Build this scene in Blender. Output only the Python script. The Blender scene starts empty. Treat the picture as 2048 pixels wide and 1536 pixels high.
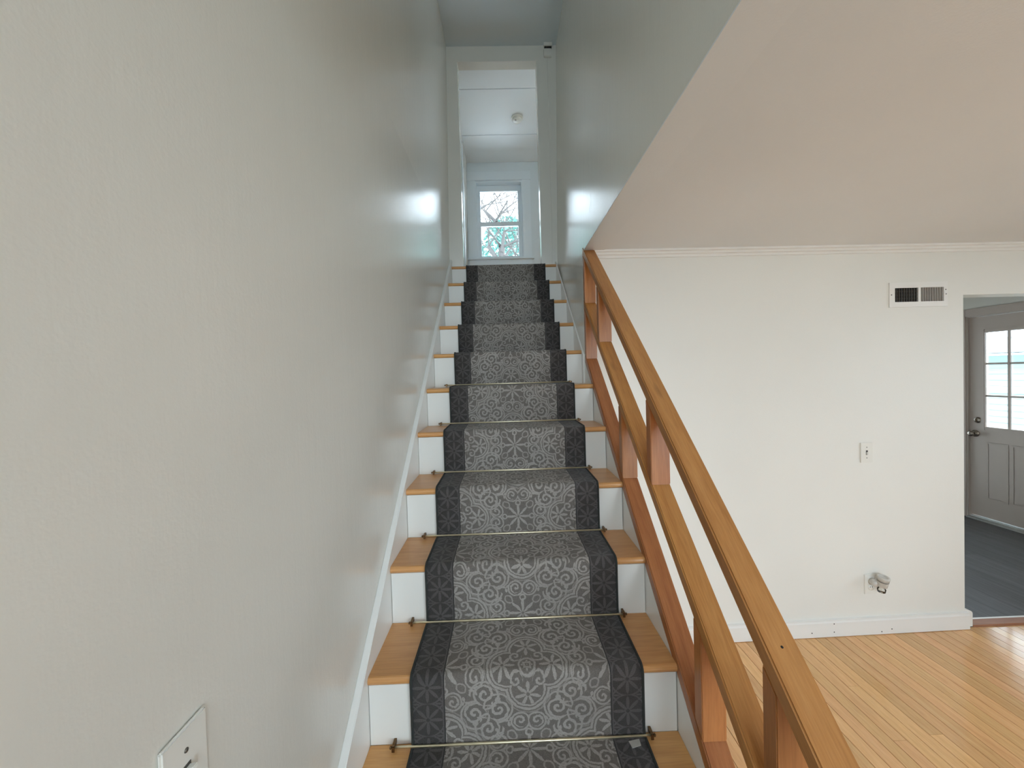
import bpy, bmesh, math, random
from mathutils import Matrix, Vector
random.seed(7)
SC = bpy.context.scene
COL = SC.collection
S = 0.925                     # size of the stair flight against the room
EYE = 1.54
def sz(z): return EYE + (z - EYE) * S

# ------------------------------------------------------------------ camera, sky, light, exposure
cam_data = bpy.data.cameras.new('camera')
cam_data.sensor_width = 36.0
cam_data.lens = 769.17 / 2048 * 36.0
cam_data.clip_start = 0.02
cam = bpy.data.objects.new('camera', cam_data)
COL.objects.link(cam)
_r = Vector((0.99935627, -0.01993111, -0.02982961))
_u = Vector((0.0302383, 0.02052801, 0.9993319))
_f = Vector((0.01930546, 0.99959059, -0.02111747))
M = Matrix((_r, _u, -_f)).transposed().to_4x4()
M.translation = Vector((0, 0, EYE))
cam.matrix_world = M
SC.camera = cam

world = bpy.data.worlds.new('overcast_sky')
SC.world = world
world.use_nodes = True
bg = world.node_tree.nodes['Background']
bg.inputs['Color'].default_value = (0.77, 0.89, 1.0, 1)
bg.inputs['Strength'].default_value = 8.0

SC.view_settings.view_transform = 'Standard'
SC.view_settings.look = 'None'
SC.view_settings.gamma = 1.0
SC.view_settings.use_curve_mapping = False
SC.view_settings.exposure = 0.2
SC.cycles.diffuse_bounces = 8
SC.cycles.max_bounces = 14
SC.cycles.transparent_max_bounces = 16

def portal(name, loc, direction, sx, sy):
    """sky portal in a window opening (guides the sky light, emits nothing itself)"""
    l = bpy.data.lights.new(name, 'AREA')
    l.shape = 'RECTANGLE'; l.size = sx; l.size_y = sy
    l.cycles.is_portal = True
    o = bpy.data.objects.new(name, l); COL.objects.link(o)
    o.location = loc
    o.rotation_euler = Vector(direction).to_track_quat('-Z', 'Z').to_euler()
    return o
portal('sky_portal', (0.0, 4.93, sz(3.6)), (0, -1, 0), 0.62, 1.1)
portal('sky_portal', (4.72, 3.34, 1.37), (-1, 0, 0), 0.6, 1.0)
portal('sky_portal', (1.55, -1.98, 1.1), (0, 1, 0), 1.8, 1.9)
portal('sky_portal', (4.72, 0.6, 1.5), (-1, 0, 0), 1.8, 1.1)
portal('sky_portal', (0.02, -1.98, 2.75), (0, 1, 0), 0.78, 2.65)
portal('sky_portal', (3.385, 4.83, 1.19), (0, -1, 0), 1.95, 1.8)
portal('sky_portal', (1.625, 4.93, 3.35), (0, -1, 0), 1.28, 1.55)
# low sun through the wide side window, landing on the floor in front of the stairs
sun_d = bpy.data.lights.new('sun', 'SUN'); sun_d.energy = 7.0; sun_d.angle = math.radians(0.6); sun_d.color = (1.0, 0.97, 0.94)
sun = bpy.data.objects.new('sun', sun_d); COL.objects.link(sun)
sun.rotation_euler = Vector((-1.0, -0.22, -0.52)).to_track_quat('-Z', 'Z').to_euler()

# ------------------------------------------------------------------ node helper: scalar expressions
class N:
    def __init__(s, t, v): s.t, s.v = t, v
    def _m(s, op, *a):
        n = s.t.nodes.new('ShaderNodeMath'); n.operation = op
        for i, x in enumerate((s,) + a):
            x = x.v if isinstance(x, N) else x
            if isinstance(x, (int, float)): n.inputs[i].default_value = x
            else: s.t.links.new(x, n.inputs[i])
        return N(s.t, n.outputs[0])
    def __add__(s, o): return s._m('ADD', o)
    def __radd__(s, o): return s._m('ADD', o)
    def __sub__(s, o): return s._m('SUBTRACT', o)
    def __rsub__(s, o): return N(s.t, float(o))._m('SUBTRACT', s) if not isinstance(o, N) else o - s
    def __mul__(s, o): return s._m('MULTIPLY', o)
    def __rmul__(s, o): return s._m('MULTIPLY', o)
    def __truediv__(s, o): return s._m('DIVIDE', o)
    def abs(s): return s._m('ABSOLUTE')
    def min(s, o): return s._m('MINIMUM', o)
    def max(s, o): return s._m('MAXIMUM', o)
    def cos(s): return s._m('COSINE')
    def lt(s, o): return s._m('LESS_THAN', o)
    def gt(s, o): return s._m('GREATER_THAN', o)
    def pp(s, o): return s._m('PINGPONG', o)
    def mod(s, o): return s._m('FLOORED_MODULO', o)
    def pow(s, o): return s._m('POWER', o)
def hyp(a, b): return (a * a + b * b)._m('SQRT')
def atan2(a, b): return a._m('ARCTAN2', b)
def line(d, w, soft=0.0014):
    """1 where |d| < w, soft edge"""
    n = (w - d.abs()) / soft + 0.5
    n.v.node.use_clamp = True
    return n
def fill(d, soft=0.0014):
    n = (0.0 - d) / soft + 0.5
    n.v.node.use_clamp = True
    return n

# ------------------------------------------------------------------ materials
MATS = {}
def base_mat(name, rough=0.5, spec=0.5):
    m = bpy.data.materials.new(name); m.use_nodes = True
    nt = m.node_tree; b = nt.nodes['Principled BSDF']
    b.inputs['Roughness'].default_value = rough
    b.inputs['Specular IOR Level'].default_value = spec
    MATS[name] = m
    return m, nt, b
def ramp(nt, fac, stops):
    r = nt.nodes.new('ShaderNodeValToRGB')
    els = r.color_ramp.elements
    while len(els) < len(stops): els.new(0.5)
    for e, (p, c) in zip(els, stops):
        e.position = p; e.color = (*c, 1)
    nt.links.new(fac, r.inputs['Fac'])
    return r.outputs['Color']
def coords(nt, scale=(1, 1, 1), kind='Object', rnd=0.0, tilt=0.0):
    tc = nt.nodes.new('ShaderNodeTexCoord')
    src = tc.outputs[kind]
    if tilt:
        rt = nt.nodes.new('ShaderNodeMapping'); rt.inputs['Rotation'].default_value = (-tilt, 0, 0)
        nt.links.new(src, rt.inputs['Vector']); src = rt.outputs['Vector']
    mp = nt.nodes.new('ShaderNodeMapping')
    mp.inputs['Scale'].default_value = scale
    nt.links.new(src, mp.inputs['Vector'])
    if rnd:
        oi = nt.nodes.new('ShaderNodeObjectInfo')
        vm = nt.nodes.new('ShaderNodeVectorMath'); vm.operation = 'SCALE'
        vm.inputs[0].default_value = (rnd, rnd * 1.7, rnd * 0.6)
        nt.links.new(oi.outputs['Random'], vm.inputs['Scale'])
        nt.links.new(vm.outputs[0], mp.inputs['Location'])
    return mp.outputs['Vector']
def noise(nt, vec, scale, detail=3, rough=0.5, dist=0.0):
    n = nt.nodes.new('ShaderNodeTexNoise')
    n.inputs['Scale'].default_value = scale; n.inputs['Detail'].default_value = detail
    n.inputs['Roughness'].default_value = rough; n.inputs['Distortion'].default_value = dist
    nt.links.new(vec, n.inputs['Vector'])
    return n.outputs['Fac']
def bump(nt, b, h, strength, dist, prev=None):
    n = nt.nodes.new('ShaderNodeBump')
    n.inputs['Strength'].default_value = strength; n.inputs['Distance'].default_value = dist
    nt.links.new(h, n.inputs['Height'])
    if prev is not None: nt.links.new(prev, n.inputs['Normal'])
    nt.links.new(n.outputs['Normal'], b.inputs['Normal'])
    return n.outputs['Normal']
def mix(nt, fac, a, c):
    n = nt.nodes.new('ShaderNodeMix'); n.data_type = 'RGBA'
    for s_, v in ((0, fac), (6, a), (7, c)):
        if isinstance(v, (int, float)): n.inputs[s_].default_value = v
        elif isinstance(v, tuple): n.inputs[s_].default_value = (*v, 1)
        else: nt.links.new(v, n.inputs[s_])
    return n.outputs[2]

def paint(name, col, rough=0.45, orange=0.25, wave=0.0, spec=0.5):
    m, nt, b = base_mat(name, rough, spec)
    v = coords(nt)
    big = noise(nt, v, 1.3, 2)
    d = tuple(c * 0.955 for c in col)
    nt.links.new(ramp(nt, big, [(0.3, d), (0.7, col)]), b.inputs['Base Color'])
    pn = bump(nt, b, noise(nt, v, 190, 2), orange, 0.0012)
    if wave:
        vs = coords(nt, (1, 1, 0.13))
        bump(nt, b, noise(nt, vs, 26, 4, 0.6), wave, 0.012, pn)
    return m
paint('wall_paint', (0.80, 0.79, 0.745), 0.5, 0.25)
paint('stair_wall_paint', (0.78, 0.765, 0.71), 0.20, 0.20, 0.055)
paint('ceiling_paint', (0.77, 0.79, 0.81), 0.6, 0.3)
paint('upper_trim', (0.76, 0.83, 0.88), 0.3, 0.03)
paint('upper_paint', (0.72, 0.785, 0.825), 0.5, 0.12)
paint('trim_paint', (0.83, 0.82, 0.79), 0.28, 0.03)
paint('riser_paint', (0.80, 0.79, 0.75), 0.3, 0.06, 0.02)
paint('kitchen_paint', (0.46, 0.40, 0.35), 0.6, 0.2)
paint('upper_ceiling_paint', (0.84, 0.88, 0.90), 0.5, 0.1)
paint('bounce_roof_paint', (0.86, 0.88, 0.90), 0.6, 0.0)  # pale coat of the added roof that reflects light upstairs
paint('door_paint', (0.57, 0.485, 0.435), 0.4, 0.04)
paint('plate_plastic', (0.82, 0.81, 0.76), 0.25, 0.0)
paint('siding_paint', (0.54, 0.66, 0.70), 0.6, 0.0)
paint('siding_trim', (0.70, 0.74, 0.76), 0.6, 0.0)

def plain(name, col, rough=0.5, metal=0.0):
    m, nt, b = base_mat(name, rough)
    v = coords(nt)
    nt.links.new(ramp(nt, noise(nt, v, 40, 2), [(0.3, tuple(c * 0.88 for c in col)), (0.7, col)]), b.inputs['Base Color'])
    b.inputs['Metallic'].default_value = metal
    return m
plain('dark_gap', (0.02, 0.018, 0.016), 0.9)
plain('dark_duct', (0.02, 0.018, 0.015), 0.7)
plain('grille_dark', (0.085, 0.075, 0.065), 0.5)
plain('grille_grey', (0.34, 0.32, 0.29), 0.5)
plain('brass', (0.96, 0.88, 0.64), 0.38, 1.0)
plain('antique_brass', (0.20, 0.12, 0.06), 0.4, 1.0)
plain('satin_nickel', (0.42, 0.36, 0.31), 0.25, 1.0)
plain('screw_metal', (0.25, 0.24, 0.22), 0.4, 1.0)
plain('wear_metal', (0.72, 0.70, 0.66), 0.3, 1.0)
plain('freshener_plastic', (0.62, 0.60, 0.56), 0.15)
plain('freshener_band', (0.20, 0.18, 0.16), 0.3)
plain('label_cloth', (0.62, 0.62, 0.60), 0.8)
plain('bark', (0.095, 0.088, 0.084), 0.9)
plain('leaf_teal', (0.13, 0.33, 0.29), 0.8)
plain('ground_soil', (0.34, 0.34, 0.31), 0.9)

def glass(name, tint, refl=0.06):
    m = bpy.data.materials.new(name); m.use_nodes = True
    nt = m.node_tree; nt.nodes.remove(nt.nodes['Principled BSDF'])
    out = nt.nodes['Material Output']
    t = nt.nodes.new('ShaderNodeBsdfTransparent'); t.inputs['Color'].default_value = (*tint, 1)
    g = nt.nodes.new('ShaderNodeBsdfGlossy'); g.inputs['Roughness'].default_value = 0.02
    fr = nt.nodes.new('ShaderNodeFresnel'); fr.inputs['IOR'].default_value = 1.45
    mx = nt.nodes.new('ShaderNodeMixShader')
    nt.links.new(fr.outputs[0], mx.inputs['Fac'])
    nt.links.new(t.outputs[0], mx.inputs[1]); nt.links.new(g.outputs[0], mx.inputs[2])
    nt.links.new(mx.outputs[0], out.inputs['Surface'])
    MATS[name] = m
glass('window_glass', (0.96, 0.98, 0.98))
glass('clear_plastic', (0.86, 0.85, 0.82))

def wood(name, lo, mid, hi, axis='Y', rough=0.35, grain=1.0, rnd=7.0, tint=0.18, bumpy=0.12, knots=0.0, tilt=0.0):
    m, nt, b = base_mat(name, rough)
    sc = {'X': (0.9, 14, 14), 'Y': (14, 0.9, 14), 'Z': (14, 14, 0.9)}[axis]
    v = coords(nt, sc, rnd=rnd, tilt=tilt)
    f = noise(nt, v, 3.2 * grain, 6, 0.62, 0.6)
    c = ramp(nt, f, [(0.28, lo), (0.5, mid), (0.74, hi)])
    v2 = coords(nt, tuple(x * 1.0 for x in sc), rnd=rnd * 1.3, tilt=tilt)
    fine = noise(nt, v2, 22 * grain, 2)
    c = mix(nt, 0.22, c, ramp(nt, fine, [(0.35, tuple(x * 0.7 for x in lo)), (0.65, hi)]))
    oi = nt.nodes.new('ShaderNodeObjectInfo')
    hsv = nt.nodes.new('ShaderNodeHueSaturation')
    mr = nt.nodes.new('ShaderNodeMapRange')
    mr.inputs['To Min'].default_value = 1 - tint; mr.inputs['To Max'].default_value = 1 + tint
    nt.links.new(oi.outputs['Random'], mr.inputs['Value'])
    nt.links.new(mr.outputs[0], hsv.inputs['Value'])
    mr2 = nt.nodes.new('ShaderNodeMapRange')
    mr2.inputs['To Min'].default_value = 0.5 - tint * 0.05; mr2.inputs['To Max'].default_value = 0.5 + tint * 0.05
    wn = nt.nodes.new('ShaderNodeMath'); wn.operation = 'FRACT'
    w2 = nt.nodes.new('ShaderNodeMath'); w2.operation = 'MULTIPLY'; w2.inputs[1].default_value = 37.7
    nt.links.new(oi.outputs['Random'], w2.inputs[0]); nt.links.new(w2.outputs[0], wn.inputs[0])
    nt.links.new(wn.outputs[0], mr2.inputs['Value']); nt.links.new(mr2.outputs[0], hsv.inputs['Hue'])
    nt.links.new(c, hsv.inputs['Color'])
    col = hsv.outputs['Color']
    if knots:
        vk = coords(nt, {'X': (2.2, 9, 9), 'Y': (9, 2.2, 9), 'Z': (9, 9, 2.2)}[axis], rnd=rnd * 2, tilt=tilt)
        vo = nt.nodes.new('ShaderNodeTexVoronoi'); vo.inputs['Scale'].default_value = 0.9
        nt.links.new(vk, vo.inputs['Vector'])
        kf = ramp(nt, vo.outputs['Distance'], [(0.03, (knots,) * 3), (0.10, (0, 0, 0))])
        col = mix(nt, kf, col, tuple(x * 0.35 for x in lo))
    nt.links.new(col, b.inputs['Base Color'])
    bump(nt, b, f, bumpy, 0.002)
    return m
wood('floor_oak', (0.70, 0.375, 0.160), (0.79, 0.455, 0.205), (0.84, 0.52, 0.255), 'Y', 0.10, 1.0, 9.0, 0.11, 0.05, 0.5)
wood('tread_wood', (0.55, 0.26, 0.085), (0.64, 0.325, 0.115), (0.70, 0.38, 0.15), 'X', 0.30, 0.7, 7.0, 0.06, 0.05)
wood('rail_wood', (0.35, 0.135, 0.036), (0.47, 0.205, 0.058), (0.55, 0.265, 0.088), 'Y', 0.34, 0.9, 5.0, 0.10, 0.10, 0.6, 0.686)
wood('rail_wood_red', (0.29, 0.095, 0.032), (0.39, 0.145, 0.048), (0.46, 0.19, 0.070), 'Y', 0.34, 0.9, 5.0, 0.06, 0.10, 0.6, 0.686)
wood('post_wood', (0.33, 0.115, 0.033), (0.43, 0.165, 0.050), (0.50, 0.21, 0.070), 'Z', 0.34, 0.9, 5.0, 0.10, 0.08, 0.3)
wood('kitchen_vinyl', (0.085, 0.085, 0.092), (0.115, 0.115, 0.125), (0.15, 0.15, 0.16), 'Y', 0.42, 0.8, 5.0, 0.12, 0.04)
wood('threshold_wood', (0.30, 0.11, 0.05), (0.40, 0.16, 0.075), (0.48, 0.21, 0.10), 'X', 0.35, 0.8)

CARPET_V0 = [0.0]
def runner_mat():
    m, nt, b = base_mat('runner_pile', 0.95, 0.08)
    uvn = nt.nodes.new('ShaderNodeUVMap'); uvn.uv_map = 'UVMap'
    sep = nt.nodes.new('ShaderNodeSeparateXYZ'); nt.links.new(uvn.outputs[0], sep.inputs[0])
    u = N(nt, sep.outputs['X']); v = N(nt, sep.outputs['Y'])
    H = 0.2245                                             # half field width = half repeat
    vd = coords(nt)
    wob = N(nt, noise(nt, vd, 55, 2)) - 0.5
    wob2 = N(nt, noise(nt, coords(nt, (1.0, 1.0, 1.0), rnd=3.0), 140, 2)) - 0.5
    a0 = u.abs(); a = a0 + wob * 0.007 + wob2 * 0.003
    vv = (v + wob * 0.006 - wob2 * 0.003).pp(H)
    t = (a + vv).gt(H)
    x = a + t * ((H - a) - a)
    y = vv + t * ((H - vv) - vv)
    k = H / 0.2425
    def P(cx, cy): return x - cx * k, y - cy * k
    def ring(cx, cy, r, w=0.0034):
        dx, dy = P(cx, cy); return line(hyp(dx, dy) - r * k, w)
    def disc(cx, cy, r):
        dx, dy = P(cx, cy); return fill(hyp(dx, dy) - r * k)
    def rosette(cx, cy, r, n, ph=0.0, deep=0.5, hole=0.0):
        dx, dy = P(cx, cy); rr = hyp(dx, dy); th = atan2(dy, dx)
        lim = ((th * n + ph).cos() * deep + (1 - deep)) * (r * k)
        f = fill(rr - lim)
        if hole: f = f * (1.0 - fill(rr - hole * k))
        return f
    def spiral(cx, cy, r, turns, ph, sgn=1):
        dx, dy = P(cx, cy); rr = hyp(dx, dy); th = atan2(dy, dx)
        c = (th * sgn + rr * (2 * math.pi * turns / (r * k)) + ph).cos() - ((th * 9.0).cos() * 0.5 + 0.5) * (rr / (r * k)) * 0.55
        n = (c - 0.12) * 3.0 + 0.5; n.v.node.use_clamp = True
        return n * fill(rr - r * k)
    # medallion outline (four lobes) as a distance
    def lobes(off, r):
        dx, dy = P(0, off); d1 = hyp(dx, dy) - r * k
        dx, dy = P(off, 0); d2 = hyp(dx, dy) - r * k
        return d1.min(d2)
    dq = lobes(0.058, 0.060)
    outer = 1.0 - fill(dq - 0.004)
    inner = fill(dq + 0.013)
    L = line(dq, 0.0034).max(line(dq + 0.0095, 0.0026)).max(line(dq - 0.0085, 0.0016) * 0.6)
    ins = rosette(0, 0.074, 0.038, 7, math.pi / 2 * -7 + math.pi, 0.42, 0.005)
    ins = ins.max(rosette(0.074, 0, 0.038, 7, math.pi, 0.42, 0.005))
    ins = ins.max(spiral(0.034, 0.034, 0.021, 1.3, 0.4))
    ins = ins.max(ring(0, 0, 0.024, 0.003)).max(rosette(0, 0, 0.018, 4, 0, 0.45, 0.004))
    L = L.max(ins * inner)
    out = spiral(0.086, 0.116, 0.034, 1.85, 0.3, 1)
    out = out.max(spiral(0.126, 0.070, 0.034, 1.85, 2.2, -1))
    out = out.max(ring(0.088, 0.112, 0.041, 0.0028)).max(ring(0.128, 0.074, 0.041, 0.0028))
    out = out.max(spiral(0.024, 0.152, 0.020, 1.2, 0.0, -1)).max(ring(0.024, 0.154, 0.0255, 0.0026))
    out = out.max(spiral(0.152, 0.024, 0.020, 1.2, 1.5, 1)).max(ring(0.154, 0.024, 0.0255, 0.0026))
    out = out.max(rosette(0.058, 0.152, 0.016, 3, 1.0, 0.5)).max(rosette(0.154, 0.056, 0.016, 3, 0.2, 0.5))
    out = out.max(rosette(0.0, 0.2425, 0.052, 8, 0, 0.55, 0.004)).max(rosette(0.2425, 0.0, 0.052, 8, 0, 0.55, 0.004))
    out = out.max(ring(0.0, 0.186, 0.009, 0.0026)).max(ring(0.186, 0.0, 0.009, 0.0026))
    out = out.max(disc(0.088, 0.088, 0.008)).max(rosette(0.104, 0.104, 0.013, 4, 0, 0.45))
    out = out.max(ring(0.052, 0.196, 0.016, 0.0022) * 0.8).max(ring(0.196, 0.052, 0.016, 0.0022) * 0.8)
    L = L.max(out * outer)
    # side bands: rows of eight-petalled stars
    q = a0 - 0.2690
    w = v.mod(0.088) - 0.044
    rr = hyp(q, w); th = atan2(w, q)
    st = fill(rr - ((th * 8.0).cos() * 0.42 + 0.58) * 0.040) * (1.0 - fill(rr - 0.005))
    st = st.max(line(rr - 0.0455, 0.0022)).max(line(q.abs() - 0.041, 0.0016))
    w2 = (v + 0.044).mod(0.088) - 0.044
    qa = q.abs() - 0.044
    r2 = hyp(qa, w2); t2 = atan2(w2, qa)
    st = st.max(fill(r2 - ((t2 * 8.0).cos() * 0.4 + 0.6) * 0.022))
    band = a0.gt(H + 0.0005)
    vc = coords(nt)
    pile = noise(nt, vc, 420, 2)
    fade = noise(nt, vc, 9, 3)
    lmix = N(nt, L.v) * (N(nt, fade) * 0.8 + 0.50)
    lmix.v.node.use_clamp = True
    field = mix(nt, lmix.v, (0.165, 0.147, 0.134), (0.350, 0.325, 0.300))
    edge = line(a0 - H, 0.0020)
    bandc = mix(nt, st.v, (0.062, 0.056, 0.054), (0.112, 0.103, 0.100))
    col = mix(nt, band.v, field, bandc)
    col = mix(nt, edge.v, col, (0.050, 0.047, 0.046))
    sp = ramp(nt, pile, [(0.3, (0.78,) * 3), (0.7, (1.12,) * 3)])
    mm = nt.nodes.new('ShaderNodeMix'); mm.data_type = 'RGBA'; mm.blend_type = 'MULTIPLY'
    mm.inputs[0].default_value = 1.0
    nt.links.new(col, mm.inputs[6]); nt.links.new(sp, mm.inputs[7])
    nt.links.new(mm.outputs[2], b.inputs['Base Color'])
    b.inputs['Sheen Weight'].default_value = 0.12
    bump(nt, b, pile, 0.5, 0.002)
runner_mat()
plain('binding_cloth', (0.028, 0.030, 0.027), 0.9)

# ------------------------------------------------------------------ object helpers
def tag(o, label=None, cat=None, group=None, kind=None):
    if label: o['label'] = label
    if cat: o['category'] = cat
    if group: o['group'] = group
    if kind: o['kind'] = kind
    return o
def link(name, me, mat, parent=None, loc=(0, 0, 0), smooth=False):
    o = bpy.data.objects.new(name, me); COL.objects.link(o)
    if mat and not me.materials: me.materials.append(MATS[mat])
    if smooth:
        for p in me.polygons: p.use_smooth = True
    o.location = loc
    if parent is not None:
        o.parent = parent
        o.matrix_parent_inverse = Matrix.Translation(-wloc(parent))
    return o
def wloc(o):
    v = Vector(o.location)
    while o.parent is not None:
        return v        # parents are only ever one empty or mesh in world coordinates
    return v
def empty(name, loc, label, cat, group=None, kind=None):
    o = bpy.data.objects.new(name, None); COL.objects.link(o)
    o.location = loc; o.empty_display_size = 0.1
    return tag(o, label, cat, group, kind)
def mesh(name, verts, faces, mat, parent=None, smooth=False, bevel=0.0, uv=None):
    """verts in world coordinates; the object's origin goes to their centre"""
    lo = [min(v[i] for v in verts) for i in range(3)]; hi = [max(v[i] for v in verts) for i in range(3)]
    c = Vector([(a + b) / 2 for a, b in zip(lo, hi)])
    bm = bmesh.new()
    bv = [bm.verts.new(Vector(v) - c) for v in verts]
    for f in faces:
        try: bm.faces.new([bv[i] for i in f])
        except ValueError: pass
    bmesh.ops.recalc_face_normals(bm, faces=bm.faces)
    if bevel:
        bmesh.ops.bevel(bm, geom=[e for e in bm.edges if len(e.link_faces) == 2 and e.calc_face_angle() > 0.5],
                        offset=bevel, segments=2, affect='EDGES', clamp_overlap=True)
    me = bpy.data.meshes.new(name); bm.to_mesh(me); bm.free()
    return link(name, me, mat, parent, c, smooth)
BF = [(0, 1, 2, 3), (7, 6, 5, 4), (0, 4, 5, 1), (1, 5, 6, 2), (2, 6, 7, 3), (3, 7, 4, 0)]
def bverts(x0, x1, y0, y1, z0, z1):
    return [(x0, y0, z0), (x1, y0, z0), (x1, y1, z0), (x0, y1, z0), (x0, y0, z1), (x1, y0, z1), (x1, y1, z1), (x0, y1, z1)]
def box(name, x0, x1, y0, y1, z0, z1, mat, parent=None, bevel=0.0):
    return mesh(name, bverts(x0, x1, y0, y1, z0, z1), BF, mat, parent, bevel=bevel)
def boxes(name, bl, mat, parent=None, bevel=0.0):
    vs, fs = [], []
    for b_ in bl:
        n = len(vs); vs += bverts(*b_); fs += [tuple(i + n for i in f) for f in BF]
    return mesh(name, vs, fs, mat, parent, bevel=bevel)
def prism(name, poly, axis, a0, a1, mat, parent=None, bevel=0.0, f0=None, f1=None):
    """extrude a 2D polygon along an axis ('X': poly is (y,z); 'Y': poly is (x,z); 'Z': poly is (x,y))"""
    def P(p, a):
        return {'X': (a, p[0], p[1]), 'Y': (p[0], a, p[1]), 'Z': (p[0], p[1], a)}[axis]
    n = len(poly)
    vs = [P(p, f0(p) if f0 else a0) for p in poly] + [P(p, f1(p) if f1 else a1) for p in poly]
    fs = [tuple(range(n)), tuple(range(2 * n - 1, n - 1, -1))] + [(i, (i + 1) % n, (i + 1) % n + n, i + n) for i in range(n)]
    return mesh(name, vs, fs, mat, parent, bevel=bevel)
def tube(name, pts, rad, mat, parent=None, n=8, smooth=True):
    pts = [Vector(p) for p in pts]
    rads = rad if isinstance(rad, (list, tuple)) else [rad] * len(pts)
    vs, fs = [], []
    for i, p in enumerate(pts):
        d = (pts[min(i + 1, len(pts) - 1)] - pts[max(i - 1, 0)]).normalized()
        s_ = d.cross(Vector((0, 0, 1)) if abs(d.z) < 0.9 else Vector((1, 0, 0))).normalized()
        t_ = d.cross(s_)
        for k in range(n):
            an = 2 * math.pi * k / n
            vs.append(tuple(p + (s_ * math.cos(an) + t_ * math.sin(an)) * rads[i]))
    for i in range(len(pts) - 1):
        for k in range(n):
            fs.append((i * n + k, i * n + (k + 1) % n, (i + 1) * n + (k + 1) % n, (i + 1) * n + k))
    fs.append(tuple(range(n))); fs.append(tuple(range((len(pts) - 1) * n, len(pts) * n)))
    return mesh(name, vs, fs, mat, parent, smooth=smooth)
def lathe(name, origin, direction, prof, mat, parent=None, n=24, smooth=True):
    """prof: list of (distance along direction, radius)"""
    d = Vector(direction).normalized(); o_ = Vector(origin)
    s_ = d.cross(Vector((0, 0, 1)) if abs(d.z) < 0.9 else Vector((1, 0, 0))).normalized(); t_ = d.cross(s_)
    vs, fs = [], []
    for (h, r) in prof:
        for k in range(n):
            an = 2 * math.pi * k / n
            vs.append(tuple(o_ + d * h + (s_ * math.cos(an) + t_ * math.sin(an)) * max(r, 1e-4)))
    for i in range(len(prof) - 1):
        for k in range(n):
            fs.append((i * n + k, i * n + (k + 1) % n, (i + 1) * n + (k + 1) % n, (i + 1) * n + k))
    fs.append(tuple(range(n))); fs.append(tuple(range((len(prof) - 1) * n, len(prof) * n)))
    o = mesh(name, vs, fs, mat, parent, smooth=smooth)
    return o
def struct(o, label, cat): return tag(o, label, cat, kind='structure')

# ------------------------------------------------------------------ dimensions
def yw(x): return 2.1305 + 0.0154 * (x - 1.5)      # face of the wall at the back of the room (a little out of square)
ZC = 2.208                                         # room ceiling
G, RISE = 0.2467 * S, 0.202 * S
Y0, Z0 = 3.324 * S, sz(2.469)                      # front lower edge of the top nosing
XL, XR = -0.4233 * S, 0.4832 * S
TT = 0.022                                         # tread thickness at the nosing
XW = -0.4450 * S                                   # left wall
SL = RISE / G
def nosing(y): return Z0 + (y - Y0) * SL           # height of the nosing line
YD = 3.37 * S                                      # wall at the head of the stairs
ZU = Z0 + TT                                       # upper floor
ZUC = sz(4.38)                                     # upper ceiling
NS = 11
def rightwall(y): return 0.447 + (max(y, 2.114) - 2.114) * 0.004
YB = -1.9

# ------------------------------------------------------------------ the setting
# floor of the room: dark subfloor, boards as its pieces
fl = struct(box('floor', XW - 0.1, 4.7, YB - 0.1, 2.26, -0.20, -0.014, 'dark_gap'), 'honey coloured strip oak floor of the room beside the stairs', 'floor')
bw = 0.0575
x = 0.512
while x < 4.6:
    y1 = yw(x) + 0.006
    first = True
    while y1 > YB:
        ln = random.choice((0.7, 0.95, 1.2, 1.5, 1.9)) if not first else random.uniform(0.25, 1.5)
        if y1 < 0.6: ln = 4.0
        y0b = max(YB, y1 - ln)
        box('floorboard', x, min(x + bw - 0.0026, 4.6), y0b + 0.001, y1, -0.014, 0.0, 'floor_oak', fl)
        y1 = y0b; first = False
    x += bw
# left wall; its upper half leans a few millimetres
ZL = 2.56
def wl(z): return XW + max(0, z - ZL) * 0.017
struct(box('wall_left', XW - 0.12, XW, YB - 0.1, 4.9, -0.2, ZL, 'stair_wall_paint'), 'tall off white glossy wall along the whole stairs', 'wall')
vs = []
for y in (YB - 0.1, 4.9):
    for z in (ZL, ZUC + 0.1):
        vs += [(XW - 0.12, y, z), (wl(z), y, z)]
struct(mesh('wall_left', vs, [(0, 2, 3, 1), (4, 5, 7, 6), (1, 3, 7, 5), (0, 4, 6, 2), (2, 6, 7, 3), (0, 1, 5, 4)], 'stair_wall_paint'), 'upper half of the left wall, over the doorway height', 'wall')
# right wall of the stairs: a full wall above, and the piece beside the top steps below
def rw(y, z): return rightwall(y) + max(0, z - ZC) * 0.02
def rwall(name, y0, y1, z0, z1, label, xo=0.56):
    vs = [(rw(y, z), y, z) for (y, z) in ((y0, z0), (y1, z0), (y1, z1), (y0, z1))]
    vs += [(xo, v[1], v[2]) for v in vs]
    fs = [(0, 1, 2, 3), (7, 6, 5, 4), (0, 4, 5, 1), (1, 5, 6, 2), (2, 6, 7, 3), (3, 7, 4, 0)]
    return struct(mesh(name, vs, fs, 'stair_wall_paint'), label, 'wall')
rwall('wall_right', YB, YD + 0.1, ZC, ZUC + 0.05, 'upper right wall over the stairs that ends at the room ceiling edge')
rwall('wall_right', yw(0.5), YD + 0.1, 0.0, ZC, 'right wall beside the top steps, ending where the railing starts', 0.506)
# ceiling of the room
struct(box('ceiling', 0.5605, 4.7, YB, 2.45, ZC, ZC + 0.1, 'ceiling_paint'), 'flat grey white ceiling of the room beside the stairs', 'ceiling')
struct(box('ceiling', 0.4475, 0.5600, YB, yw(0.5) - 0.0005, ZC - 0.004, ZC - 0.0003, 'ceiling_paint'), 'plastered strip under the upper stair wall', 'ceiling')
struct(box('ceiling', XW - 0.05, 0.56, YB, YD, ZUC, ZUC + 0.1, 'upper_paint'), 'narrow ceiling high over the stairs', 'ceiling')
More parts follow.
